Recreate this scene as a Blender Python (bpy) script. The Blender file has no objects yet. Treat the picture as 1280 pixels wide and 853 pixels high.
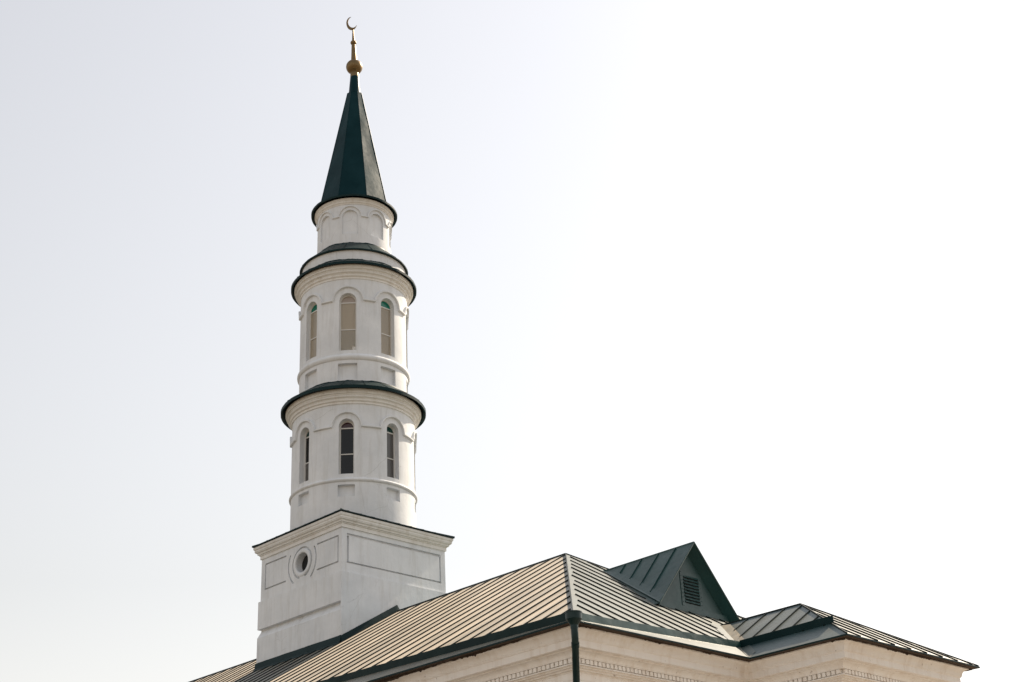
import bpy, math, random
from mathutils import Vector, Matrix
R = math.radians
random.seed(7)
S = bpy.context.scene
OZ = 1.6                                   # eye height above the ground

# ------------------------------------------------------------------ camera
f, yaw, pit, rol = 1789.24, R(44.5247), R(25.7106), R(-2.8903)
F = Vector((math.cos(yaw)*math.cos(pit), math.sin(yaw)*math.cos(pit), math.sin(pit)))
Rt = Vector((math.sin(yaw), -math.cos(yaw), 0))
Up = Rt.cross(F)
R2 = Rt*math.cos(rol) + Up*math.sin(rol)
U2 = -Rt*math.sin(rol) + Up*math.cos(rol)
cam = bpy.data.cameras.new('camera'); co = bpy.data.objects.new('camera', cam)
S.collection.objects.link(co); S.camera = co
M = Matrix((R2, U2, -F)).transposed().to_4x4(); M.translation = Vector((-22.636, -20.814, OZ))
co.matrix_world = M
cam.sensor_width = 36; cam.lens = 36*f/1280; cam.clip_end = 20000; cam.clip_start = 0.1

# ------------------------------------------------------------------ sky, sun, exposure
SUN_AZ, SUN_EL = R(-1), R(42)
w = bpy.data.worlds.new('World'); S.world = w; w.use_nodes = True
nt = w.node_tree; bg = nt.nodes['Background']
sky = nt.nodes.new('ShaderNodeTexSky'); sky.sky_type = 'NISHITA'; sky.sun_disc = False
sky.sun_elevation = SUN_EL; sky.sun_rotation = math.pi/2 - SUN_AZ
sky.air_density = 2.2; sky.dust_density = 1.1; sky.ozone_density = 1.0; sky.altitude = 0
hs = nt.nodes.new('ShaderNodeHueSaturation'); hs.inputs['Saturation'].default_value = 0.24
nt.links.new(sky.outputs[0], hs.inputs['Color']); wb = nt.nodes.new('ShaderNodeMix'); wb.data_type = 'RGBA'; wb.blend_type = 'MULTIPLY'; wb.inputs[0].default_value = 1
wb.inputs[7].default_value = (1.025, .99, .998, 1)          # lavender cast of the haze
nt.links.new(hs.outputs[0], wb.inputs[6]); nt.links.new(wb.outputs[2], bg.inputs['Color'])
bg.inputs['Strength'].default_value = 0.096
sl = bpy.data.lights.new('sun', 'SUN'); sl.energy = 5.0; sl.angle = R(0.6); sl.color = (1, .86, .68)
so = bpy.data.objects.new('sun', sl); S.collection.objects.link(so)
sd = Vector((math.cos(SUN_AZ)*math.cos(SUN_EL), math.sin(SUN_AZ)*math.cos(SUN_EL), math.sin(SUN_EL)))
so.rotation_euler = sd.to_track_quat('Z', 'Y').to_euler(); so.location = (30, 10, 60)
S.view_settings.view_transform = 'Standard'; S.view_settings.look = 'None'
S.view_settings.exposure = 0.70; S.view_settings.gamma = 1
S.view_settings.use_curve_mapping = False

# ------------------------------------------------------------------ materials
def mat(name, col, rough=.8, metal=0, spec=.5):
    m = bpy.data.materials.new(name); m.use_nodes = True
    b = m.node_tree.nodes['Principled BSDF']
    b.inputs['Base Color'].default_value = (*col, 1); b.inputs['Roughness'].default_value = rough
    b.inputs['Metallic'].default_value = metal; b.inputs['Specular IOR Level'].default_value = spec
    return m, m.node_tree, b
def noise(t, scale, detail=6, rough=.6, vec=None):
    n = t.nodes.new('ShaderNodeTexNoise'); n.inputs['Scale'].default_value = scale
    n.inputs['Detail'].default_value = detail; n.inputs['Roughness'].default_value = rough
    if vec: t.links.new(vec, n.inputs['Vector'])
    return n
def coords(t, sc=(1, 1, 1)):
    c = t.nodes.new('ShaderNodeTexCoord'); mp = t.nodes.new('ShaderNodeMapping')
    mp.inputs['Scale'].default_value = sc; t.links.new(c.outputs['Object'], mp.inputs['Vector'])
    return mp.outputs[0]
def ramp(t, src, stops):
    r = t.nodes.new('ShaderNodeValToRGB'); el = r.color_ramp.elements
    while len(el) < len(stops): el.new(.5)
    for e, (p, c) in zip(el, stops): e.position = p; e.color = (*c, 1)
    t.links.new(src, r.inputs[0]); return r.outputs[0]
def mix(t, fac, a, b, mode='MIX'):
    n = t.nodes.new('ShaderNodeMix'); n.data_type = 'RGBA'; n.blend_type = mode
    for s, k in ((fac, 0), (a, 6), (b, 7)):
        if isinstance(s, (int, float)): n.inputs[k].default_value = s
        elif isinstance(s, tuple): n.inputs[k].default_value = (*s, 1)
        else: t.links.new(s, n.inputs[k])
    return n.outputs[2]
def bump(t, b, srcs):
    prev = None
    for src, st, dist in srcs:
        n = t.nodes.new('ShaderNodeBump'); n.inputs['Strength'].default_value = st
        n.inputs['Distance'].default_value = dist; t.links.new(src, n.inputs['Height'])
        if prev: t.links.new(prev, n.inputs['Normal'])
        prev = n.outputs[0]
    t.links.new(prev, b.inputs['Normal'])

def stucco(name, c1, c2, stain, amount, spots=0.0, cracks=0, bmp=1.0):
    m, t, b = mat(name, c1, .9, 0, .25)
    v = coords(t); big = noise(t, .9, 8, .65, v); fine = noise(t, 14, 6, .7, v); mid = noise(t, 3.2, 6, .6, v)
    vs = coords(t, (2.2, 2.2, .28)); streak = noise(t, 2.0, 7, .65, vs)
    c = mix(t, ramp(t, big.outputs[0], [(.35, (0,)*3), (.68, (1,)*3)]), c1, c2)
    c = mix(t, ramp(t, streak.outputs[0], [(.48, (0,)*3), (.78, (amount,)*3)]), c, stain)
    if cracks:                                  # hairline cracks, only here and there
        vo = t.nodes.new('ShaderNodeTexVoronoi'); vo.feature = 'DISTANCE_TO_EDGE'; vo.inputs['Scale'].default_value = .8
        wv = mix(t, .12, v, mid.outputs['Color'], 'ADD'); t.links.new(wv, vo.inputs['Vector'])
        e = ramp(t, vo.outputs[0], [(.0, (1,)*3), (.006, (0,)*3)])
        g2 = ramp(t, noise(t, .55, 3, .5, v).outputs[0], [(.52, (0,)*3), (.6, (.35,)*3)])
        c = mix(t, mix(t, 1, e, g2, 'MULTIPLY'), c, (.25, .24, .22))
    if spots:
        sp = noise(t, 7, 4, .75, v)
        c = mix(t, ramp(t, sp.outputs[0], [(.66, (0,)*3), (.70, (spots,)*3)]), c, (.16, .09, .05))
    t.links.new(c, b.inputs['Base Color'])
    bump(t, b, [(big.outputs[0], .4, .045*bmp), (mid.outputs[0], .3, .012*bmp), (fine.outputs[0], .35, .006)])
    return m
M_white = stucco('tower_stucco', (.775, .795, .815), (.66, .685, .71), (.50, .49, .46), .5, 0, 1)
M_cream = stucco('wall_stucco', (.93, .895, .85), (.90, .845, .785), (.62, .50, .38), .5, .55, 0, .25)
M_trim = stucco('cornice_stucco', (.80, .79, .765), (.72, .705, .67), (.45, .39, .30), .45, 0, 0, .15)

def metal(name, col, rough, wave=.5, dirt=.12):
    m, t, b = mat(name, col, rough, 0, .5)
    v = coords(t); n1 = noise(t, 1.1, 3, .5, v); n2 = noise(t, 5, 4, .6, v); n3 = noise(t, 40, 4, .6, v)
    c = mix(t, ramp(t, n1.outputs[0], [(.35, (0,)*3), (.7, (1,)*3)]), col, tuple(x*1.35+.004 for x in col))
    d = noise(t, 2.7, 8, .7, v)
    c = mix(t, ramp(t, d.outputs[0], [(.55, (0,)*3), (.8, (dirt,)*3)]), c, (.10, .11, .10))
    t.links.new(c, b.inputs['Base Color'])
    rr = t.nodes.new('ShaderNodeMapRange'); rr.inputs[3].default_value = rough-.07; rr.inputs[4].default_value = rough+.1
    t.links.new(n2.outputs[0], rr.inputs[0]); t.links.new(rr.outputs[0], b.inputs['Roughness'])
    bump(t, b, [(n1.outputs[0], wave, .06), (n2.outputs[0], wave*.4, .012), (n3.outputs[0], .1, .001)])
    return m
M_roof = metal('roof_sheet_metal', (.020, .050, .052), .42, .18, .35)
M_wing = metal('wing_sheet_metal', (.020, .050, .054), .42, .30, .35)
for m_, sh in ((M_roof, .46), (M_wing, .10)):        # dust film; weaker on the wing to paint its duller reflection
    b = m_.node_tree.nodes['Principled BSDF']; b.inputs['Sheen Weight'].default_value = sh
    b.inputs['Sheen Roughness'].default_value = .3; b.inputs['Sheen Tint'].default_value = (1, .85, .70, 1)
t = M_roof.node_tree; b = t.nodes['Principled BSDF']       # each sheet has gathered a little more or less dust
n = noise(t, 1.0, 5, .65, coords(t, (.22, 1.5, .22))); mr = t.nodes.new('ShaderNodeMapRange')
mr.inputs[1].default_value = .3; mr.inputs[2].default_value = .7; mr.inputs[3].default_value = .30; mr.inputs[4].default_value = .56
t.links.new(n.outputs[0], mr.inputs[0]); t.links.new(mr.outputs[0], b.inputs['Sheen Weight'])
M_green = metal('painted_green_metal', (.008, .042, .040), .40, .45, .06)
M_rim = metal('dark_green_metal', (.003, .018, .020), .45, .3, .03)
M_rim.node_tree.nodes['Principled BSDF'].inputs['Specular IOR Level'].default_value = .12
M_spire = metal('spire_sheet_metal', (.002, .022, .028), .34, .3, .02)
M_seam, _, _ = mat('seam_metal', (.006, .014, .014), .55, 0, .25)
M_spire.node_tree.nodes['Principled BSDF'].inputs['Specular IOR Level'].default_value = .06
M_pipe = metal('downpipe_metal', (.003, .018, .018), .36, .2, .03)
M_pipe.node_tree.nodes['Principled BSDF'].inputs['Specular IOR Level'].default_value = .28
M_gold, t, b = mat('finial_brass', (.30, .19, .08), .45, .8)
n = noise(t, 12, 5, .6, coords(t)); t.links.new(mix(t, n.outputs[0], (.25, .165, .075), (.15, .10, .045)), b.inputs['Base Color'])
M_frame, _, _ = mat('window_frame_paint', (.66, .65, .62), .5)
M_dark, t, b = mat('rotten_eave_wood', (.05, .03, .02), .95)
n = noise(t, 6, 6, .7, coords(t)); t.links.new(mix(t, n.outputs[0], (.015, .011, .008), (.10, .062, .038)), b.inputs['Base Color'])
M_ground, t, b = mat('ground_asphalt', (.12, .11, .10), .95)
n = noise(t, .3, 8, .6, coords(t)); t.links.new(mix(t, n.outputs[0], (.12, .095, .065), (.16, .125, .085)), b.inputs['Base Color'])
M_inner, _, _ = mat('interior_plaster', (.74, .66, .54), .9)
M_void, _, _ = mat('painted_shade_black', (.012, .014, .014), .9)  # near-black paint for the shade inside vent and oculus
def glass(name, tint, refl=.25):
    m = bpy.data.materials.new(name); m.use_nodes = True; t = m.node_tree
    for n in list(t.nodes):
        if n.type != 'OUTPUT_MATERIAL': t.nodes.remove(n)
    o = [n for n in t.nodes if n.type == 'OUTPUT_MATERIAL'][0]
    tr = t.nodes.new('ShaderNodeBsdfTransparent'); tr.inputs[0].default_value = (*tint, 1)
    gl = t.nodes.new('ShaderNodeBsdfGlossy'); gl.inputs['Roughness'].default_value = .04
    fr = t.nodes.new('ShaderNodeFresnel'); fr.inputs[0].default_value = 1.5
    mx = t.nodes.new('ShaderNodeMixShader')
    t.links.new(fr.outputs[0], mx.inputs[0]); t.links.new(tr.outputs[0], mx.inputs[1]); t.links.new(gl.outputs[0], mx.inputs[2])
    t.links.new(mx.outputs[0], o.inputs[0]); return m
G_clear = glass('clear_glass', (.82, .80, .76)); G_smoke = glass('smoky_glass', (.16, .16, .17))
def film(name, col, clear):
    m = glass(name, (1, 1, 1)); t = m.node_tree
    mx = [n for n in t.nodes if n.type == 'MIX_SHADER'][0]; tr = [n for n in t.nodes if n.type == 'BSDF_TRANSPARENT'][0]
    df = t.nodes.new('ShaderNodeBsdfDiffuse'); tl = t.nodes.new('ShaderNodeBsdfTranslucent')
    for q in (df, tl): q.inputs[0].default_value = (*col, 1)
    m1, m2 = t.nodes.new('ShaderNodeMixShader'), t.nodes.new('ShaderNodeMixShader')
    m1.inputs[0].default_value = .5; t.links.new(df.outputs[0], m1.inputs[1]); t.links.new(tl.outputs[0], m1.inputs[2])
    m2.inputs[0].default_value = clear; t.links.new(m1.outputs[0], m2.inputs[1]); t.links.new(tr.outputs[0], m2.inputs[2])
    t.links.new(m2.outputs[0], mx.inputs[1]); return m
G_film = film('beige_film_glass', (.88, .78, .62), .35)  # translucent beige layer over part-clear glass
G_grey = film('grey_curtain_glass', (.30, .29, .28), .35)
G_pale = film('lit_interior_film', (.88, .80, .66), .55)  # pale film paints the bright interior behind a clear pane
def stained(name, col):
    m, t, b = mat(name, col, .12, 0, .5)
    b.inputs['Transmission Weight'].default_value = .25; b.inputs['Alpha'].default_value = 1
    return m
G_green = stained('green_stained_glass', (.0, .22, .15)); G_dgreen = stained('dark_green_stained_glass', (.004, .06, .05))
G_red = stained('dark_red_stained_glass', (.06, .012, .012)); G_rose = stained('rose_stained_glass', (.50, .42, .36))

# ------------------------------------------------------------------ helpers
class MB:
    def __init__(s): s.v = []; s.f = []
    def add(s, vs, fs):
        k = len(s.v); s.v += [tuple(v) for v in vs]; s.f += [tuple(i+k for i in q) for q in fs]
    def box(s, x0, x1, y0, y1, z0, z1):
        s.add([(x, y, z) for z in (z0, z1) for y in (y0, y1) for x in (x0, x1)],
              [(0, 2, 3, 1), (4, 5, 7, 6), (0, 1, 5, 4), (2, 6, 7, 3), (0, 4, 6, 2), (1, 3, 7, 5)])
    def bar(s, a, b, up, wd, ht, below=0.0):
        a, b, up = Vector(a), Vector(b), Vector(up).normalized(); sd = (b-a).cross(up).normalized()*wd/2
        u0, u1 = -up*below, up*ht
        s.add([a-sd+u0, a+sd+u0, a+sd+u1, a-sd+u1, b-sd+u0, b+sd+u0, b+sd+u1, b-sd+u1],
              [(0, 1, 2, 3), (4, 7, 6, 5), (0, 4, 5, 1), (1, 5, 6, 2), (2, 6, 7, 3), (3, 7, 4, 0)])
    def slab(s, pts, thick, nrm):           # polygon with thickness below it
        n_ = len(pts); nv = Vector(nrm).normalized()*thick; P = [Vector(p) for p in pts]
        s.add(P + [p-nv for p in P], [tuple(range(n_)), tuple(range(2*n_-1, n_-1, -1))] +
              [(i, i+n_, (i+1) % n_+n_, (i+1) % n_) for i in range(n_)])
    def lathe(s, prof, seg=96, cx=0, cy=0, close=False, wob=0, closed_prof=False, phase=0):
        m = len(prof); vs = []
        for i in range(seg):
            a = 2*math.pi*i/seg+phase; c, d = math.cos(a), math.sin(a)
            for r, z in prof:
                k = wob*(math.sin(5*a+z)+.6*math.sin(13*a+2*z)+.5*math.sin(29*a)) if r > .01 else 0
                vs.append((cx+(r+k)*c, cy+(r+k)*d, z+k*.6))
        fs = []
        for i in range(seg):
            j = (i+1) % seg
            for q in range(m if closed_prof else m-1):
                q2 = (q+1) % m; fs.append((i*m+q, j*m+q, j*m+q2, i*m+q2))
        s.add(vs, fs)
    def build(s, name, m, parent=None, smooth=True, ang=32, fix=True):
        me = bpy.data.meshes.new(name); me.from_pydata(s.v, [], s.f); me.validate()
        import bmesh
        if fix:
            bm = bmesh.new(); bm.from_mesh(me); bmesh.ops.remove_doubles(bm, verts=bm.verts, dist=1e-5)
            bmesh.ops.recalc_face_normals(bm, faces=bm.faces); bm.to_mesh(me); bm.free()
        if smooth:
            me.polygons.foreach_set('use_smooth', [True]*len(me.polygons)); me.set_sharp_from_angle(angle=R(ang))
        me.materials.append(m)
        o = bpy.data.objects.new(name, me); S.collection.objects.link(o)
        if parent: o.parent = parent
        return o
def tag(o, label=None, cat=None, group=None, kind=None):
    for k, v in (('label', label), ('category', cat), ('group', group), ('kind', kind)):
        if v: o[k] = v
def empty(name, loc):
    o = bpy.data.objects.new(name, None); S.collection.objects.link(o); o.location = loc; return o
def boolean(o, cut):
    cm = bpy.data.meshes.new('cut'); cm.from_pydata(cut.v, [], cut.f)
    import bmesh
    bm = bmesh.new(); bm.from_mesh(cm); bmesh.ops.recalc_face_normals(bm, faces=bm.faces); bm.to_mesh(cm); bm.free()
    c = bpy.data.objects.new('cut', cm); S.collection.objects.link(c)
    md = o.modifiers.new('b', 'BOOLEAN'); md.operation = 'DIFFERENCE'; md.solver = 'EXACT'; md.object = c
    c.parent = o.parent
    bpy.context.view_layer.update()
    dg = bpy.context.evaluated_depsgraph_get(); ev = o.evaluated_get(dg)
    me = bpy.data.meshes.new_from_object(ev, depsgraph=dg); o.modifiers.remove(md)
    old = o.data; o.data = me; me.name = o.name
    bpy.data.objects.remove(c); bpy.data.meshes.remove(cm); bpy.data.meshes.remove(old)
    me.polygons.foreach_set('use_smooth', [True]*len(me.polygons)); me.set_sharp_from_angle(angle=R(32))

# ------------------------------------------------------------------ ground
g = MB(); g.box(-3000, 3000, -3000, 3000, -1, 0)
go = g.build('ground', M_ground, smooth=False); tag(go, kind='structure')

M_bounce, t, b = mat('bounce_sheet_pale', (.55, .47, .38), .9)
n = noise(t, .8, 7, .6, coords(t)); t.links.new(mix(t, n.outputs[0], (.18, .16, .135), (.24, .215, .185)), b.inputs['Base Color'])
g = MB(); g.box(-16, 36, -22, 60, -.05, .004); g.box(-200, 200, -29, -23, -.06, .004)
g.v = g.v[:8]; g.f = g.f[:6]
go = g.build('bounce_sheet', M_bounce, smooth=False); tag(go, kind='structure')  # unseen pale sheet added to bounce light up onto the building

# ------------------------------------------------------------------ dimensions (z relative to the eye, eave at 8)
W, TN, QY, L = 18.873, .5799, 8.834, 50.0
H = 8.0
DZ, DS, DY = 12.53, 1.15, 3.75              # dormer ridge, slope, front edge
Q = W/2; TB = Q*TN/QY; ZR = H+Q*TN
X1, P, WW, WH, WQ = 6.3013, 2.8254, 6.0796, 1.8968, 3.1768
X2 = X1+WW; XM = X1+WW/2; T3 = WH/(WW/2); TW = WH/WQ

bld = empty('mosque_building', (0, 0, OZ))
tag(bld, 'cream plastered mosque hall under a dark green standing seam metal hip roof', 'building')

def outline(d):
    return [(d, L-d), (d, d), (X1+d, d), (X1+d, -P+d), (X2-d, -P+d), (X2-d, d), (W-d, d), (W-d, L-d)]
def sweep(prof, closed=True):
    mb = MB(); m = len(prof); rings = [outline(d) for d, z in prof]; nn = 8; vs = []
    for i in range(nn):
        for q, (d, z) in enumerate(prof): vs.append((*rings[q][i], z))
    fs = []
    for i in range(nn):
        j = (i+1) % nn
        for q in range(m-1): fs.append((i*m+q, j*m+q, j*m+q+1, i*m+q+1))
    mb.add(vs, fs); return mb
# walls (with cornice in profile above)
CI = .19
sweep([(CI+.71, 7.0), (CI+.71, -OZ)]).build('wall', M_cream, bld)
prof = [(CI, 7.975), (CI, 7.93)]
for k in range(9):                                    # crown: big cyma
    a = k/8*math.pi/2; prof.append((CI+.005+.14*math.sin(a), 7.93-.15*(1-math.cos(a))))
prof += [(CI+0.155, 7.775), (CI+0.155, 7.755), (CI+0.170, 7.75), (CI+0.170, 7.735), (CI+0.190, 7.73), (CI+0.190, 7.575), (CI+0.310, 7.57), (CI+0.310, 7.545)]
for k in range(9):
    a = k/8*math.pi/2; prof.append((CI+.32+.12*math.sin(a), 7.54-.11*(1-math.cos(a))))
prof += [(CI+.45, 7.425), (CI+.45, 7.405), (CI+.55, 7.40), (CI+.55, 7.29), (CI+.48, 7.285), (CI+.48, 7.262), (CI+.55, 7.258), (CI+.55, 7.228),
         (CI+.62, 7.224), (CI+.62, 7.190), (CI+.69, 7.186), (CI+.69, 7.155), (CI+.705, 7.15), (CI+.705, 6.99)]
cor = sweep(prof).build('cornice', M_cream, bld, ang=25)
def dentils(x0, y0, x1, y1, nx, ny):             # one crenellated strip per wall face
    ln = math.hypot(x1-x0, y1-y0); n_ = min(int((ln-.03)/.137), 150); tx, ty = (x1-x0)/ln, (y1-y0)/ln
    mb = MB(); prof = []
    for i in range(n_):
        s0 = i*.137+.02+random.uniform(-.006, .006); s1 = s0+.094+random.uniform(-.008, .006)
        prof += [(s0, .008), (s0, .085), (s1, .085), (s1, .008)]
    vs = []
    for s_, o_ in prof:
        for o2, z in ((o_, 7.300), (o_, 7.397), (-.02, 7.397), (-.02, 7.300)): vs.append((x0+tx*s_+nx*o2, y0+ty*s_+ny*o2, z))
    m = len(prof)
    mb.add(vs, [(i*4+q, i*4+4+q, i*4+4+(q+1) % 4, i*4+(q+1) % 4) for i in range(m-1) for q in range(4)])
    mb.build('dentil_band', M_cream, cor, smooth=False)
d = CI+.548
o8 = outline(d)
dentils(*o8[1], d, 24, -1, 0)
dentils(*o8[1], *o8[2], 0, -1)
dentils(*o8[3], *o8[2], -1, 0)
dentils(*o8[3], *o8[4], 0, -1)
dentils(*o8[5], *o8[6], 0, -1)

# roof sheets
rf = MB()
def seam(mb, a, b, nrm, m0=0.0, m1=0.0, ht=.035):
    a, b = Vector(a), Vector(b); d_ = (b-a); l_ = d_.length
    if l_ < m0+m1+.15: return
    d_.normalize(); mb.bar(a+d_*m0, b-d_*m1, nrm, .022, ht*random.uniform(.92, 1.08), .004)
def zA(x, y): return H+TN*x
def zB(x, y): return H+TB*y
def zL(x, y): return H+T3*(x-X1)
def zF(x, y): return H+TW*(y+P)
YV = WH/TB                                      # where the wing ridge meets the hip end
nA, nB, nL, nF = Vector((-TN, 0, 1)), Vector((0, -TB, 1)), Vector((-T3, 0, 1)), Vector((0, -TW, 1))
th = .035
rf.slab([(0, 0, H), (Q, QY, ZR), (Q, L-QY, ZR), (0, L, H)], th, (0, 0, 1))
rf.slab([(0, 0, H), (X1, 0, H), (XM, YV, H+WH), (X2, 0, H), (W, 0, H), (Q, QY, ZR)], th, (0, 0, 1))
rf.slab([(W, 0, H), (W, L, H), (Q, L-QY, ZR), (Q, QY, ZR)], th, (0, 0, 1))
rf.slab([(W, L, H), (0, L, H), (Q, L-QY, ZR)], th, (0, 0, 1))
wl_ = MB(); wl_.slab([(X1, -P, H), (XM, -P+WQ, H+WH), (XM, YV, H+WH), (X1, 0, H)], th, (0, 0, 1))
rf.slab([(X1, -P, H), (X2, -P, H), (XM, -P+WQ, H+WH)], th, (0, 0, 1))
rf.slab([(X2, -P, H), (X2, 0, H), (XM, YV, H+WH), (XM, -P+WQ, H+WH)], th, (0, 0, 1))
roof = rf.build('roof', M_roof, bld, smooth=False, fix=False)
wl_.build('wing_roof', M_wing, bld, smooth=False, fix=False)
# strips (wall gutters standing on the sheets)
def gA(y): return .05+.083*y
def gB(x): return .05+.8*(x-.05)/7.1
sm = MB()
y = .38
while y < L-1:
    xt = Q if QY < y < L-QY else (y*Q/QY if y <= QY else (L-y)*Q/QY)
    xg = gA(min(y, 24))
    yy = y+random.uniform(-.015, .015)
    seam(sm, (xg, yy, zA(xg, 0)), (xt, yy, zA(xt, 0)), nA, .02, .05 if y > QY else random.uniform(.0, .06))
    y += .69
x = .45
while x < W-.3:
    yt = min(x, W-x)*QY/Q
    yg = gB(x) if x < 7.15 else (0 if x > X2 else max(0, YV*(1-abs(x-XM)/(WW/2))))
    if X1 < x < X2: yg = max(yg, YV*(1-abs(x-XM)/(WW/2))+.32)
    xx = x+random.uniform(-.015, .015)
    if abs(xx-Q) < 1.78:                        # broken by the dormer
        yv = (DZ-DS*abs(xx-Q)-H)/TB
        if yt > yv+.3: seam(sm, (xx, yv, zB(0, yv)), (xx, yt, zB(0, yt)), nB, .12, .2)
        yt = min(yt, 4.12)
    seam(sm, (xx, yg, zB(0, yg)), (xx, yt, zB(0, yt)), nB, .05 if x < X1 else .02, random.uniform(.16, .26))
    x += .67
yy = -P+.55
while yy < YV-.1:                               # wing, left sheet
    if yy < -P+WQ: xt = X1+(yy+P)*(WW/2)/WQ
    else: xt = XM
    xs = X1+.9 if yy < .85 else X1+(yy/YV)*(WW/2)+.25
    if xt > xs+.1: seam(sm, (xs, yy, zL(xs, 0)), (xt, yy, zL(xt, 0)), nL, .0, .05)
    yy += .62
x = X1+.55
while x < X2-.2:                                # wing, front sheet
    yt = -P+min(x-X1, X2-x)*WQ/(WW/2)
    seam(sm, (x, -P-.01, H-.005), (x, yt, zF(0, yt)), nF, .0, .08, .036)
    x += .74
# ridge and hip caps
for a, b, up in (((Q, QY, ZR), (Q, L-QY, ZR), (0, 0, 1)), ((0.15, .14, H+.15*TN), (Q, QY, ZR), (0, 0, 1)), ((W, 0, H), (Q, QY, ZR), (0, 0, 1)),
                 ((X1, -P, H), (XM, -P+WQ, H+WH), (0, 0, 1)), ((X2, -P, H), (XM, -P+WQ, H+WH), (0, 0, 1)), ((XM, -P+WQ, H+WH), (XM, YV, H+WH), (0, 0, 1))):
    sm.bar(a, b, up, .03, .035, .02)
sm.build('standing_seam', M_seam, roof, smooth=False, fix=False)
# valley sheet between hip end and wing
vl = MB()
a0, a1 = Vector((X1+.02, .02, H+.012)), Vector((XM-.05, YV-.05, H+WH+.004))
vl.add([a0+Vector((-.02, .0, .012)), a1+Vector((-.42, 0, .014+0)), a1, a0], [(0, 3, 2, 1)])
vl.v[1] = (XM-.5, YV-.02, zB(0, YV-.02)+.016); vl.v[0] = (X1-.02, .02, zB(0, .02)+.014)
vl.add([a0, a1, (XM-.1, YV-.42, zL(XM-.1, 0)+.016), (X1+.3, .02, zL(X1+.3, 0)+.016)], [(0, 3, 2, 1)])
vl.build('valley_flashing', M_roof, roof, smooth=False, fix=False)
# drip edge fold + soffit board
ed = MB()
pl = outline(-.015)
for i in range(8):
    a, b = pl[i], pl[(i+1) % 8]
    ed.bar((*a, H-.038), (*b, H-.038), (0, 0, 1), .016, .034)
ed.build('drip_edge', M_rim, roof, smooth=False, fix=False)
sweep([(.01, 7.962), (CI+.03, 7.957)]).build('soffit', M_dark, bld, smooth=False, fix=False)
rg = MB()                                       # ragged rotten board and rubble under the sheet
for i in range(8):
    if i in (6, 7, 5): continue
    d = CI-.035; o_ = outline(d); a, b = Vector(o_[i]), Vector(o_[(i+1) % 8])
    if i == 0: a = Vector((d, 26))
    ln = (b-a).length; nseg = int(ln/.045); t_ = (b-a).normalized(); prev = .02; drift = 0
    top, bot = [], []
    for k in range(nseg+1):
        p = a+t_*ln*k/nseg; drift = .93*drift+random.uniform(-.01, .0105)
        env = math.sin(k*.031+i*2.1)+.7*math.sin(k*.077+i)+.5*math.sin(k*.19+2*i)
        h = max(.003, .008+.016*env+drift+(random.random() < .08)*random.uniform(0, .04)*(env > -.3)+(random.random() < .4)*random.uniform(0, .014))
        wv = random.uniform(-.01, .01); top.append((p.x+wv, p.y+wv, 7.963)); bot.append((p.x+wv, p.y+wv, 7.957-h))
    m_ = len(top); rg.add(top+bot, [(k, k+1, m_+k+1, m_+k) for k in range(m_-1)])
rgo = rg.build('eave_board', M_dark, bld, smooth=False, fix=False)
sf = rgo.modifiers.new('s', 'SOLIDIFY'); sf.thickness = .03

# upstand gutters on the roof
gu = MB()
def strip(mb, a, b, zf, n_, ht, lean):
    a, b = Vector(a), Vector(b); N = max(2, int((b-a).length/.35)); nn = Vector(n_).normalized(); ln = Vector(lean)
    vs = []
    for i in range(N+1):
        p = a+(b-a)*i/N; q = Vector((p.x, p.y, zf(p.x, p.y)))
        j = Vector((random.uniform(-.006, .006),)*2+(random.uniform(-.006, .006),))
        base = q-nn*.01; topp = q+Vector((0, 0, ht))+ln+j
        vs += [base, topp, topp+Vector((0, 0, .014)), topp-ln*1.3+Vector((0, 0, .012)), topp-ln*1.3, base-ln*.3]
    fs = []
    for i in range(N):
        for k in range(6): fs.append((i*6+k, (i+1)*6+k, (i+1)*6+(k+1) % 6, i*6+(k+1) % 6))
    fs += [(5, 4, 3, 2, 1, 0), tuple(N*6+k for k in range(6))]
    mb.add(vs, fs)
strip(gu, (gA(24), 24), (gA(.05), .06), zA, nA, .165, (-.025, 0, 0))
gu.build('gutter', M_rim, bld, smooth=False)
gu = MB(); strip(gu, (.07, gB(.07)), (7.15, .85), zB, nB, .15, (0, .045, 0)); gu.build('gutter', M_green, bld, smooth=False)  # lighter green than the other gutters, painting the sun on this one
gu = MB(); strip(gu, (7.16, .86), (7.24, -1.92), lambda x, y: max(zL(x, y), 0), nL, .17, (-.025, 0, 0)); gu.build('gutter', M_rim, bld, smooth=False)

# ------------------------------------------------------------------ dormer
def vy(z): return (z-H)/TB
gw = MB(); zt, zb_ = 12.2, 10.3
hw = (zt-zb_)/1.14
gw.slab([(Q-hw, 4.02, zb_), (Q+hw, 4.02, zb_), (Q, 4.02, zt)], .05, (0, -1, 0))
dorm = gw.build('dormer', M_green, bld, smooth=False)
dr = MB(); dzb = DZ-1.8*DS
for s_ in (-1, 1):
    dr.slab([(Q, DY, DZ), (Q+s_*1.8, DY, dzb), (Q+s_*1.8, vy(dzb), dzb), (Q, vy(DZ)+.02, DZ)], .02, (0, 0, 1))
    dr.add([(Q, DY+.002, DZ-.022), (Q+s_*1.8, DY+.002, dzb-.022), (Q+s_*(hw+.02), 4.018, zb_), (Q, 4.018, zt)], [(0, 1, 2, 3)])
    dr.bar((Q+s_*.005, DY-.01, DZ), (Q+s_*1.81, DY-.01, dzb), (0, -.3, 1), .02, .02, .045)
    for k in range(5):
        yy = 4.42+k*.66
        zz = H+TB*yy+.24
        if zz < DZ-.1: seam(dr, (Q+s_*(DZ-zz)/DS, yy, zz), (Q, yy, DZ), Vector((s_*DS, 0, 1)), .0, .02, .035)
dr.bar((Q, DY, DZ), (Q, vy(DZ), DZ), (0, 0, 1), .03, .025, .02)
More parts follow.
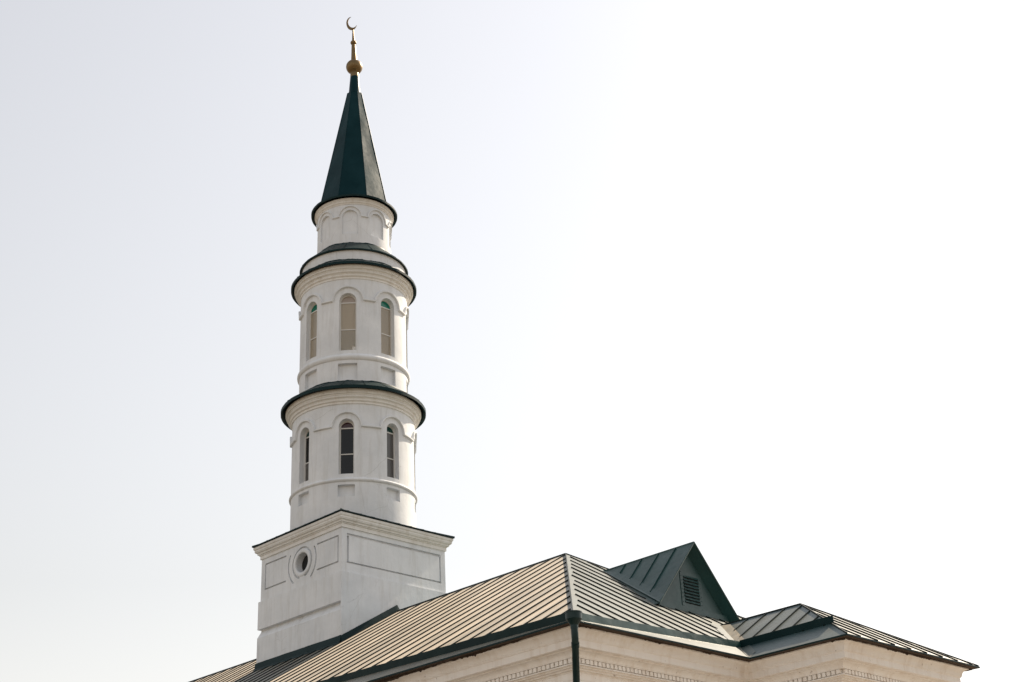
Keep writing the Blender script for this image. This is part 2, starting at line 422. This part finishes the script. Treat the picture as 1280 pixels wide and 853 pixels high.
dr.build('dormer_roof', M_green, dorm, smooth=False, fix=False)
fl = MB()
for s_ in (-1, 1):                              # turned-up band along the foot of each dormer slope
    nd = Vector((s_*DS, 0, 1)).normalized()
    F0, B0 = Vector((Q+s_*1.8, vy(dzb), dzb)), Vector((Q, vy(DZ), DZ))
    F0.y = DY+.0
    up_ = Vector((-s_, 0, DS)).normalized()
    rows = []
    for k in range(9):
        t_ = k/8; p = F0.lerp(B0, t_); wd_ = .33*(1-t_**4)+.02
        o_ = Vector((s_*.07, -.05, -.02))
        rows += [p+o_+Vector((0, 0, .01)), p+up_*wd_*.12+nd*.03, p+up_*wd_+nd*.014]
    fl.add(rows, [(k*3+q, k*3+3+q, k*3+4+q, k*3+1+q) for k in range(8) for q in range(2)])
fl.build('flashing', M_green, dorm, smooth=False, fix=False)
bp = MB(); bp.bar((Q-1.72, 3.985, zB(0, 3.985)), (Q+1.72, 3.985, zB(0, 3.985)), (0, 0, 1), .03, .16); bp.build('flashing', M_green, dorm, smooth=False)
# louvred vent
vt = MB(); vx, vz0, vz1, vh = Q, 10.62, 11.68, .47
for x0, x1_, z0, z1_ in ((-vh, -vh+.13, vz0, vz1), (vh-.13, vh, vz0, vz1), (-vh+.13, vh-.13, vz0, vz0+.12), (-vh+.13, vh-.13, vz1-.12, vz1)):
    vt.box(vx+x0, vx+x1_, 4.004, 4.0185, z0, z1_)
for k in range(9):
    for s_ in (-1, 1):
        vt.lathe([(0, 0), (.012, 0), (.012, .012), (0, .012)], 8, 0, 0)
        nv = 32; zz = vz0+.03+(vz1-vz0-.06)*k/8
        for i in range(len(vt.v)-nv, len(vt.v)):
            xx, yy, z_ = vt.v[i]; vt.v[i] = (vx+s_*(vh-.05)+xx, 4.004-z_, zz+yy)
vent = vt.build('vent', M_green, dorm, smooth=False, fix=False)
bk = MB(); bk.box(vx-vh+.1, vx+vh-.1, 4.012, 4.019, vz0+.1, vz1-.1)  # black board paints the shade behind the louvres
lv = MB()
for k in range(9):
    z0 = vz0+.15+k*.092; n_ = 14; vs = []
    for i in range(n_+1):
        x_ = vx-vh+.13+(2*vh-.26)*i/n_; wob = .010*math.sin(i*.9+k*1.7)+.006*math.sin(i*2.1+k)
        vs += [(x_, 3.975+wob, z0+wob*.8), (x_, 4.008, z0+.062+wob*.5), (x_, 4.012, z0+.056+wob*.5), (x_, 3.982+wob, z0-.008+wob*.8)]
    fs = []
    for i in range(n_):
        for q in range(4): fs.append((i*4+q, i*4+4+q, i*4+4+(q+1) % 4, i*4+(q+1) % 4))
    lv.add(vs, fs)
bk.build('vent_shade_board', M_void, dorm, smooth=False)
lv.build('louvre', M_green, dorm)

# ------------------------------------------------------------------ rainwater hopper and pipe
def tube(mb, pts, rad, seg=20):
    pts = [Vector(p) for p in pts]; rings = []
    for i, p in enumerate(pts):
        d_ = (pts[min(i+1, len(pts)-1)]-pts[max(i-1, 0)]).normalized(); u_ = d_.cross(Vector((1, 0, 0))).normalized() if abs(d_.x) < .9 else d_.cross(Vector((0, 1, 0))).normalized()
        v_ = d_.cross(u_); r = rad[i] if isinstance(rad, list) else rad
        rings += [p+(u_*math.cos(a)+v_*math.sin(a))*r for a in [2*math.pi*k/seg for k in range(seg)]]
    fs = [(i*seg+k, i*seg+(k+1) % seg, (i+1)*seg+(k+1) % seg, (i+1)*seg+k) for i in range(len(pts)-1) for k in range(seg)]
    fs += [tuple(range(seg))[::-1], tuple((len(pts)-1)*seg+k for k in range(seg))]; mb.add(rings, fs)
hx = -.10
pp = MB(); tube(pp, [(hx, hx, 7.80), (hx, hx, 7.62), (hx+.03, hx+.03, 7.5), (.18, .18, 7.18), (.45, .45, 6.8), (.66, .66, 6.45), (.74, .74, 6.2), (.76, .76, 5.9), (.76, .76, -1.3)], .078)
tube(pp, [(hx+.04, hx+.04, 7.475), (.0, .0, 7.40)], .088)
pipe = pp.build('downpipe', M_pipe, bld, ang=50)
hp = MB(); hp.lathe([(.0, 7.77), (.085, 7.77), (.085, 7.84), (.165, 7.955), (.18, 7.965), (.18, 8.10), (.188, 8.10), (.188, 8.125), (.165, 8.125), (.16, 8.02), (0, 8.0)], 32, hx, hx)
hp.build('rainwater_hopper', M_pipe, pipe)

# ------------------------------------------------------------------ minaret
TX, TY = Q, 19.5367
mn = empty('minaret', (TX, TY, OZ))
tag(mn, 'white plastered round minaret on a square base with green conical spire and crescent', 'minaret')
# square base, local coordinates
s1, s1y = 2.405, 2.39
sb = MB()
s2, s2y = 2.464, 2.449
def sq(mb, a, b, z0, z1): mb.box(-a, a, -b, b, z0, z1)
sq(sb, s2, s2y, 8.5, 14.53); sq(sb, s1, s1y, 14.53, 16.70)
gw_ = MB(); gy0, gy1 = -s2y+.04, s2y+.3
gw_.add([(-s2-.3, gy0, 13.50), (-s2+.17, gy0, 13.50), (-s2+.17, gy0, 13.45), (-s2-.01, gy0, 13.17), (-s2-.3, gy0, 13.17),
         (-s2-.3, gy1, 13.50), (-s2+.17, gy1, 13.50), (-s2+.17, gy1, 13.45), (-s2-.01, gy1, 13.17), (-s2-.3, gy1, 13.17)],
        [(0, 1, 2, 3, 4), (9, 8, 7, 6, 5)]+[(i, i+5, (i+1) % 5+5, (i+1) % 5) for i in range(5)])
base = sb.build('base', M_white, mn, smooth=False, fix=False)
cut = MB()
# front (-X) face: oculus and grooves ; right (-Y) face: frame groove
def arc_groove(mb, cy_, cz, r0, r1, a0, a1, d0, d1, n_=28):
    vs = []
    for i in range(n_+1):
        a = a0+(a1-a0)*i/n_
        for r in (r0, r1):
            for x_ in (d0, d1): vs.append((x_, cy_+r*math.cos(a), cz+r*math.sin(a)))
    fs = []
    for i in range(n_):
        k = i*4
        fs += [(k, k+4, k+5, k+1), (k+2, k+3, k+7, k+6), (k, k+2, k+6, k+4), (k+1, k+5, k+7, k+3)]
    fs += [(0, 1, 3, 2), (n_*4, n_*4+2, n_*4+3, n_*4+1)]
    mb.add(vs, fs)
def disc(mb, cy_, cz, r, d0, d1, n_=48):
    vs = [(x_, cy_+r*math.cos(2*math.pi*i/n_), cz+r*math.sin(2*math.pi*i/n_)) for x_ in (d0, d1) for i in range(n_)]
    mb.add(vs, [tuple(range(n_)), tuple(range(2*n_-1, n_-1, -1))]+[(i, i+n_, (i+1) % n_+n_, (i+1) % n_) for i in range(n_)])
OC, OCZ = -.10, 15.42
E1 = -s1-.2
GD = -s1+.08
disc(cut, OC, OCZ, .36, E1, -s1+.75)
c1 = MB(); arc_groove(c1, OC, OCZ, .52, .585, R(-75), R(255), E1, GD)
c2 = MB(); arc_groove(c2, OC, OCZ, .78, .85, R(148), R(232), E1, GD-.003); arc_groove(c2, OC, OCZ, .78, .85, R(-52), R(32), E1, GD-.003)
c3 = MB()
for y0, y1, z0, z1 in ((.86, 2.16, 14.93, 15.93), (-2.2, -.96, 14.90, 15.90)):
    g_ = .06
    outer = y0 > 0
    c3.box(E1, GD, y0, y1, z1-g_, z1); c3.box(E1, GD, y0, y1, z0, z0+g_)
    if outer: c3.box(E1, GD, y1-g_, y1, z0+g_+.001, z1-g_-.001)
    else: c3.box(E1, GD, y0, y0+g_, z0+g_+.001, z1-g_-.001)
c4 = MB()
x0, x1_, z0, z1, g_ = -2.19, 2.19, 14.88, 15.96, .10
c4.box(x0, x1_, -s1y-.2, -s1y+.085, z1-g_, z1); c4.box(x0, x1_, -s1y-.2, -s1y+.085, z0, z0+g_*.6)
c4.box(x0, x0+g_, -s1y-.2, -s1y+.085, z0+g_*.6+.001, z1-g_-.001); c4.box(x1_-g_*.7, x1_, -s1y-.2, -s1y+.085, z0+g_*.6+.001, z1-g_-.001)
# back faces too
c5 = MB(); c5.box(s1-.045, s1+.2, -2.1, 2.1, 15.84, 15.9); c5.box(s1-.045, s1+.2, -2.1, 2.1, 14.9, 14.96)
for c in (gw_, cut, c1, c2, c3, c4, c5): boolean(base, c)
base.data.materials.clear(); base.data.materials.append(M_white)
for p_ in base.data.polygons: p_.use_smooth = False
# near-black disc painting the shade inside the oculus
ob = MB(); disc(ob, OC, OCZ, .355, -s1+.26, -s1+.34); ob.build('oculus_shade_disc', M_void, mn, smooth=False)
rr_ = MB(); rr_.lathe([(.375, -.02), (.375, .02), (.40, .03), (.475, .03), (.50, .02), (.50, -.02)], 64, closed_prof=True)
rr_.v = [(-s1-z_, OC+x_, OCZ+y_) for x_, y_, z_ in rr_.v]; rr_.build('oculus_ring', M_white, mn)
# base cornice
def sqsweep(prof):
    mb = MB(); m = len(prof); vs = []
    for sx, sy in ((-1, -1), (1, -1), (1, 1), (-1, 1)):
        for d_, z in prof: vs.append((sx*(s1+d_), sy*(s1y+d_), z))
    mb.add(vs, [(i*m+q, ((i+1) % 4)*m+q, ((i+1) % 4)*m+q+1, i*m+q+1) for i in range(4) for q in range(m-1)]); return mb
bc = [(.0, 16.13), (.045, 16.135), (.045, 16.26), (.075, 16.27), (.075, 16.30), (.12, 16.31)]
for k in range(7): a = k/6*math.pi/2; bc.append((.12+.06*(1-math.cos(a)), 16.32+.07*math.sin(a)))
bc += [(.185, 16.42), (.20, 16.43), (.20, 16.50), (.225, 16.51)]
bc += [(.235, 16.54), (.235, 16.60), (.22, 16.605), (-.1, 16.61)]
sqsweep(bc).build('base_cornice', M_trim, mn, ang=25)
br = MB(); e_ = .275; hz = 16.66
X_, Y_ = s1+e_, s1y+e_
ap = (0, 0, hz+X_*math.tan(R(21)))
cs = [(-X_, -Y_), (X_, -Y_), (X_, Y_), (-X_, Y_)]
br.add([(*c, hz) for c in cs]+[ap]+[(*c, hz-.035) for c in cs], [(0, 1, 4), (1, 2, 4), (2, 3, 4), (3, 0, 4), (0, 5, 6, 1), (1, 6, 7, 2), (2, 7, 8, 3), (3, 8, 5, 0), (5, 8, 7, 6)])
for sx, sy in ((-1, -1), (1, -1), (1, 1), (-1, 1)): br.bar((sx*X_, sy*Y_, hz), ap, (0, 0, 1), .03, .03, .01)
for k in range(-4, 5):
    for sg in (-1, 1):
        u_ = k*.58; dp = abs(u_)
        zt_ = lambda dd: hz+(X_-dd)*math.tan(R(21))
        br.bar((u_, sg*Y_, hz), (u_, sg*max(dp, 1.0), zt_(max(dp, 1.0))), (0, 0, 1), .02, .012, .0)
        br.bar((sg*X_, u_, hz), (sg*max(dp, 1.0), u_, zt_(max(dp, 1.0))), (0, 0, 1), .02, .012, .0)
br.build('base_roof', M_rim, mn, smooth=False, fix=False)
# flashing where the base meets the main roof (world roof heights, local xy)
fb = MB(); e = .03
def rz(x, y):
    wx = x+TX; return H+TN*min(wx, W-wx)
for (xa, ya, xb, yb, nx, ny) in ((-s2, s2y+e, -s2, -s2y-e, -1, 0), (-s2-e, -s2y, s2+e, -s2y, 0, -1), (s2, s2y+e, s2, -s2y-e, 1, 0), (-s2-e, s2y, s2+e, s2y, 0, 1)):
    N = 24; vs = []
    for i in range(N+1):
        x_, y_ = xa+(xb-xa)*i/N, ya+(yb-ya)*i/N; z_ = rz(x_, y_)
        ht = .24+random.uniform(-.004, .004)
        if ny: ht = .24 if x_ < .15 else .04
        vs += [(x_+nx*.003, y_+ny*.003, z_-.05), (x_+nx*.02, y_+ny*.02, z_+ht), (x_+nx*.034, y_+ny*.034, z_+ht), (x_+nx*.06, y_+ny*.06, z_+.03), (x_+nx*.16, y_+ny*.16, rz(x_+nx*.16, 0)+.012)]
    fb.add(vs, [(i*5+q, i*5+5+q, i*5+6+q, i*5+1+q) for i in range(N) for q in range(4)])
fb.build('base_flashing', M_rim, mn, smooth=False, fix=False)

# --- drums
def arch_outline(hw_, z0, zc, n_=20):           # (s, z) outline, half circle above zc
    return [(-hw_, z0), (hw_, z0)]+[(hw_*math.cos(math.pi*i/n_), zc+hw_*math.sin(math.pi*i/n_)) for i in range(n_+1)]
def radial_prism(mb, outl, r0, r1, ang):
    n_ = len(outl); ca, sa = math.cos(ang), math.sin(ang)
    vs = [(r*ca-s_*sa, r*sa+s_*ca, z) for r in (r0, r1) for s_, z in outl]
    mb.add(vs, [tuple(range(n_)), tuple(range(2*n_-1, n_-1, -1))]+[(i, i+n_, (i+1) % n_+n_, (i+1) % n_) for i in range(n_)])
def dedupe(o):
    out = []
    for p in o:
        if not out or math.hypot(p[0]-out[-1][0], p[1]-out[-1][1]) > 1e-4: out.append(p)
    return out
def string_course(mb, Rr, wd, dp, zc, rh, zflat):
    path = []
    a_half = rh/Rr
    for k in range(8):
        c = k*math.pi/4
        for i in range(25):
            th_ = math.pi-math.pi*i/24
            path.append((c+rh*math.cos(th_)/Rr*1.0, max(zc+rh*math.sin(th_), zflat)))
        # the flat run to the next arch
        for j in range(1, 5):
            path.append((c+a_half+(math.pi/4-2*a_half)*j/5, zflat))
    N = len(path); vs = []
    prof = [(-wd/2, -.02), (-wd/2, dp*.6), (-wd*.3, dp), (wd*.3, dp), (wd/2, dp*.6), (wd/2, -.02)]
    for i in range(N):
        a0, z0 = path[i-1]; a1, z1 = path[(i+1) % N]; a, z = path[i]
        da = (a1-a0+math.pi) % (2*math.pi)-math.pi
        tx_, tz = da*Rr, z1-z0; l_ = math.hypot(tx_, tz) or 1; nx, nz = -tz/l_, tx_/l_
        for n_, d_ in prof:
            aa, zz, rr = a+nx*n_/Rr, z+nz*n_, Rr+d_
            vs.append((rr*math.cos(aa), rr*math.sin(aa), zz))
    m = len(prof)
    mb.add(vs, [(i*m+q, ((i+1) % N)*m+q, ((i+1) % N)*m+(q+1) % m, i*m+(q+1) % m) for i in range(N) for q in range(m)])

def drum(Ro, Ri, z0, z1, cuts, name='drum'):
    mb = MB(); mb.lathe([(Ro, z0), (Ro, z1), (Ri, z1), (Ri, z0)], 128, closed_prof=True)
    o = mb.build(name, M_white, mn)
    for c in cuts: boolean(o, c)
    return o
win_w = {}
def make_windows(hw_, z0, zc, Rf, tops, glassm, low, whole):
    depth = .05
    for k in range(8):
        fm = MB(); fr_ = .055
        def loc(s_, z, r): return (r, s_, z)
        oo = dedupe(arch_outline(hw_+.004, z0, zc)); ii = dedupe(arch_outline(hw_-fr_, z0+fr_*.8, zc))
        n_ = len(oo)
        vs = [loc(s_, z, r) for r in (Rf, Rf-depth) for s_, z in oo]+[loc(s_, z, r) for r in (Rf, Rf-depth) for s_, z in ii]
        fs = []
        for i in range(n_):
            j = (i+1) % n_
            fs += [(i, j, 2*n_+j, 2*n_+i), (n_+i, 3*n_+i, 3*n_+j, n_+j), (2*n_+i, 2*n_+j, 3*n_+j, 3*n_+i)]
        fm.add(vs, fs)
        mid = z0+(zc-z0)*.45
        for zz, hh in ((zc-.01, .045), (mid, .04)): fm.box(Rf-depth+.003, Rf-.003, -hw_+fr_, hw_-fr_, zz-hh/2, zz+hh/2)
        wo = fm.build('window', M_frame, mn, smooth=False); wo.rotation_euler.z = k*math.pi/4
        rg_ = Rf-.03
        def pane(ol, m_, nm='pane'):
            pm = MB(); n2 = len(ol)
            pm.add([(r, s_, z) for r in (rg_, rg_-.006) for s_, z in ol], [tuple(range(n2)), tuple(range(2*n2-1, n2-1, -1))]+[(i, i+n2, (i+1) % n2+n2, (i+1) % n2) for i in range(n2)])
            return pm.build(nm, m_, wo, smooth=False)
        g_ = hw_-fr_-.001
        pane([(-g_, z0+fr_*.8), (g_, z0+fr_*.8), (g_, mid-.021), (-g_, mid-.021)], low.get(k, whole.get(k, glassm)))
        pane([(-g_, mid+.021), (g_, mid+.021), (g_, zc-.033), (-g_, zc-.033)], whole.get(k, glassm))
        lun = dedupe([(g_*math.cos(math.pi*i/16), zc+.0135+(g_-.014)*math.sin(math.pi*i/16)) for i in range(17)])
        tm, tl = tops.get(k, tops['d'])
        po = pane(lun, tm, 'fanlight')
        if tl: po['label'] = tl

# lower drum
RL = 2.345; c = MB(); c2 = MB()
for k in range(8):
    radial_prism(c, dedupe(arch_outline(.285, 18.50, 20.385)), 1.7, 2.7, k*math.pi/4)
    radial_prism(c2, [(-.31, 17.64), (.31, 17.64), (.31, 18.09), (-.31, 18.09)], RL-.17, 2.7, k*math.pi/4)
lower = drum(RL, 2.0, 16.4, 21.5, [c, c2])
make_windows(.285, 18.50, 20.385, RL-.24, {5: (G_red, 'dark red arched pane'), 'd': (G_dgreen, 'dark green arched pane')}, G_smoke, {4: G_grey}, {6: G_grey})
hm = MB(); string_course(hm, RL, .085, .085, 20.36, .56, 20.37); hm.build('hood_moulding', M_white, mn)
# upper drum
RU = 2.12; c = MB(); c2 = MB()
for k in range(8):
    radial_prism(c, dedupe(arch_outline(.335, 23.58, 25.70)), 1.5, 2.5, k*math.pi/4)
    radial_prism(c2, [(-.365, 22.37), (.365, 22.37), (.365, 23.04), (-.365, 23.04)], RU-.16, 2.5, k*math.pi/4)
upper = drum(RU, 1.84, 21.9, 27.1, [c, c2])
make_windows(.335, 23.58, 25.70, RU-.18, {5: (G_rose, 'milky rose arched pane'), 'd': (G_green, 'bright green arched pane')}, G_film, {5: G_pale}, {0: G_clear, 1: G_clear, 7: G_clear, 2: G_clear})
hm = MB(); string_course(hm, RU, .085, .085, 25.70, .60, 25.74); hm.build('hood_moulding', M_white, mn)
# top drum with blind arches
RT = 1.505; c = MB()
for k in range(8): radial_prism(c, dedupe(arch_outline(.325, 29.05, 29.83)), RT-.10, 2.0, k*math.pi/4)
top = drum(RT, 1.2, 28.0, 30.62, [c])
hm = MB(); string_course(hm, RT, .06, .06, 29.85, .46, 29.86); hm.build('hood_moulding', M_white, mn)
# parapet ring between the two small roofs
b_ = MB(); b_.lathe([(2.09, 27.3), (2.09, 27.955), (1.4, 27.96), (1.4, 27.3)], 128, closed_prof=True); b_.build('drum', M_white, mn)
# belts
for Rr, z, d_ in ((RL, 18.27, .07), (RU, 23.30, .085)):
    m_ = MB(); hh = .075 if Rr == RL else .125
    m_.lathe([(Rr-.02, z-hh)]+[(Rr+d_*math.sin(math.pi*i/10)**.7 if 0 < i < 10 else Rr+.002, z-hh+2*hh*i/10) for i in range(11)]+[(Rr-.02, z+hh)], 128, closed_prof=True)
    m_.build('belt_moulding', M_white, mn, ang=50)
# drum cornices
def torus(r0, z0, r1, z1, bulge, n_=6):
    dx, dz = r1-r0, z1-z0; l_ = math.hypot(dx, dz); nx, nz = dz/l_, -dx/l_
    return [(r0+dx*i/n_+nx*bulge*math.sin(math.pi*i/n_), z0+dz*i/n_+nz*bulge*math.sin(math.pi*i/n_)) for i in range(n_+1)]
def corn(prof, zt): 
    m_ = MB(); m_.lathe(prof, 128, wob=.0012); return m_.build('cornice', M_trim, mn, ang=22)
corn([(RL-.02, 21.25), (RL+.045, 21.26), (RL+.045, 21.33)]+torus(RL+.055, 21.34, RL+.10, 21.42, .03)+[(RL+.11, 21.425), (RL+.11, 21.455)]
     +torus(RL+.13, 21.46, RL+.165, 21.56, .04)+[(RL+.185, 21.565), (RL+.185, 21.60)]+torus(RL+.20, 21.605, RL+.24, 21.67, .03)+[(RL+.27, 21.68), (RL+.27, 21.765), (1.9, 21.77)], 0)
corn([(RU-.02, 26.64), (RU+.03, 26.65), (RU+.03, 26.72)]+torus(RU+.04, 26.73, RU+.085, 26.82, .03)+[(RU+.10, 26.825), (RU+.10, 26.855)]
     +torus(RU+.12, 26.86, RU+.16, 26.96, .04)+[(RU+.18, 26.965), (RU+.18, 27.0)]+torus(RU+.20, 27.005, RU+.235, 27.07, .03)+[(RU+.265, 27.08), (RU+.265, 27.155), (1.8, 27.16)], 0)
corn([(RT-.02, 30.40), (RT+.03, 30.41), (RT+.03, 30.44)]+torus(RT+.035, 30.445, RT+.075, 30.55, .03)+[(RT+.10, 30.555), (RT+.10, 30.58), (RT+.125, 30.59), (RT+.125, 30.645), (1.3, 30.65)], 0)
# skirt roofs
def skirt(r_out, z_out, r_in, z_in, drop=.09, nseam=20):
    m_ = MB(); m_.lathe([(r_out-.10, z_out-.045), (r_out-.012, z_out-drop), (r_out, z_out-drop), (r_out+.004, z_out-.01), (r_out-.01, z_out), (r_in, z_in), (r_in-.012, z_in+.05), (r_in-.05, z_in+.05)], 72, wob=.004)
    for k in range(nseam):
        a = 2*math.pi*(k+.35)/nseam; ca, sa = math.cos(a), math.sin(a)
        m_.bar(((r_out+.002)*ca, (r_out+.002)*sa, z_out), (r_in*ca, r_in*sa, z_in), (0, 0, 1), .016, .011, .004)
    m_.build('skirt_roof', M_rim, mn, fix=False)
skirt(2.80, 21.855, 2.13, 22.30, .13)
skirt(2.522, 27.235, 2.10, 27.53, .10)
skirt(2.195, 28.0, 1.515, 28.62, .055, 12)
skirt(1.775, 30.74, 1.28, 30.95, .085, 12)
# floors and ceilings inside
for nm, z, r in (('floor', 16.9, 1.99), ('floor', 22.2, 1.83), ('ceiling', 21.40, 1.99), ('ceiling', 26.93, 1.83)):
    m_ = MB(); m_.lathe([(0, z), (r, z), (r, z+.08), (0, z+.08)], 64); m_.build(nm, M_inner, mn, smooth=False)

# --- spire: eight metal faces, slightly buckled
sp = MB(); ns, nz_ = 8, 26; ph = R(26); nu = 6
def spR(z):
    tt = (z-30.93)/(36.85-30.93); return 1.48*(1-tt)+.325*tt
vs = []
for j in range(nz_+1):
    z = 30.93+(36.85-30.93)*j/nz_; r = spR(z)
    for k in range(ns):
        a0, a1 = ph+k*math.pi/4, ph+(k+1)*math.pi/4
        for u_ in range(nu):
            t_ = u_/nu; x_, y_ = r*(math.cos(a0)*(1-t_)+math.cos(a1)*t_), r*(math.sin(a0)*(1-t_)+math.sin(a1)*t_)
            am = (a0+a1)/2; bl = .010*math.sin(math.pi*t_)*math.sin(z*2.3+k*1.9+math.sin(z*1.1+k))*min(1, r)
            vs.append((x_+bl*math.cos(am), y_+bl*math.sin(am), z))
m = ns*nu
sp.add(vs, [(j*m+i, j*m+(i+1) % m, (j+1)*m+(i+1) % m, (j+1)*m+i) for j in range(nz_) for i in range(m)])
for k in range(8):
    a = ph+k*math.pi/4; ca, sa = math.cos(a), math.sin(a)
    sp.bar((1.48*ca, 1.48*sa, 30.93), (spR(36.85)*ca, spR(36.85)*sa, 36.85), (ca, sa, .18), .022, .012, .02)
sp.lathe([(.31, 36.83), (.265, 36.88), (.258, 36.9), (.192, 37.76), (.15, 37.78)], 32)
sp.build('spire', M_spire, mn, ang=20)
# --- finial, leaning a little
fz = 37.74
fi = MB(); Z = lambda z: z-fz
fi.lathe([(.0, 0), (.19, 0), (.193, .02), (.18, Z(37.98)), (.17, Z(38.02)), (.0, Z(38.02))], 32)
stem = fi.build('finial', M_gold, mn)
stem.location = (0, 0, fz)
lean = Rt*(-.030)                                # direction of lean along the facade diagonal
stem.rotation_euler = Vector((0, 0, 1)).rotation_difference((Vector((0, 0, 1))+lean).normalized()).to_euler()
m_ = MB()
m_.lathe([(0, Z(37.95)), (.14, Z(37.95))]+[(.36*math.cos(a)**.85 if a < 1.5 else .1, Z(38.32)+.32*math.sin(a)) for a in [(-1.1+2.4*i/20) for i in range(21)]]+[(.14, Z(38.66)), (.0, Z(38.68))], 40)
m_.build('finial_ball', M_gold, stem, ang=40)
m_ = MB(); m_.lathe([(0, Z(38.62)), (.135, Z(38.62)), (.09, Z(39.52)), (0, Z(39.52))], 24); m_.lathe([(0, Z(39.74)), (.064, Z(39.74)), (.028, Z(40.44)), (0, Z(40.44))], 24)
m_.build('finial_spike', M_gold, stem, ang=40)
m_ = MB(); m_.lathe([(.0, -.12)]+[(.135*math.cos(a), .115*math.sin(a)) for a in [(-1.4+2.8*i/12) for i in range(13)]]+[(0, .12)], 24); 
for i, v in enumerate(m_.v): m_.v[i] = (v[0], v[1], v[2]+Z(39.64))
m_.build('finial_ball', M_gold, stem, ang=40)
# crescent in the plane facing the street corner, opening up and to the right
cr = MB(); n_ = 36; cu = Vector((math.cos(R(-45)), math.sin(R(-45)), 0)); nrm = Vector((math.cos(R(45)), math.sin(R(45)), 0))
ro, cz = .36, Z(40.72)
vs = []
for i in range(n_+1):
    a = R(96)+R(244)*i/n_; t_ = math.sin(math.pi*i/n_)
    th_ = .012+.125*t_
    for rr, dd in ((ro, -.5), (ro, .5), (ro-th_, .5), (ro-th_, -.5)):
        q = cu*(rr*.66*math.cos(a)-.05)+Vector((0, 0, cz+rr*math.sin(a)))+nrm*dd*(.012+.05*t_); vs.append(q)
cr.add(vs, [(i*4+q, i*4+4+q, i*4+4+(q+1) % 4, i*4+(q+1) % 4) for i in range(n_) for q in range(4)]+[(3, 2, 1, 0), tuple(n_*4+q for q in range(4))])
cr.build('crescent', M_gold, stem, ang=50)
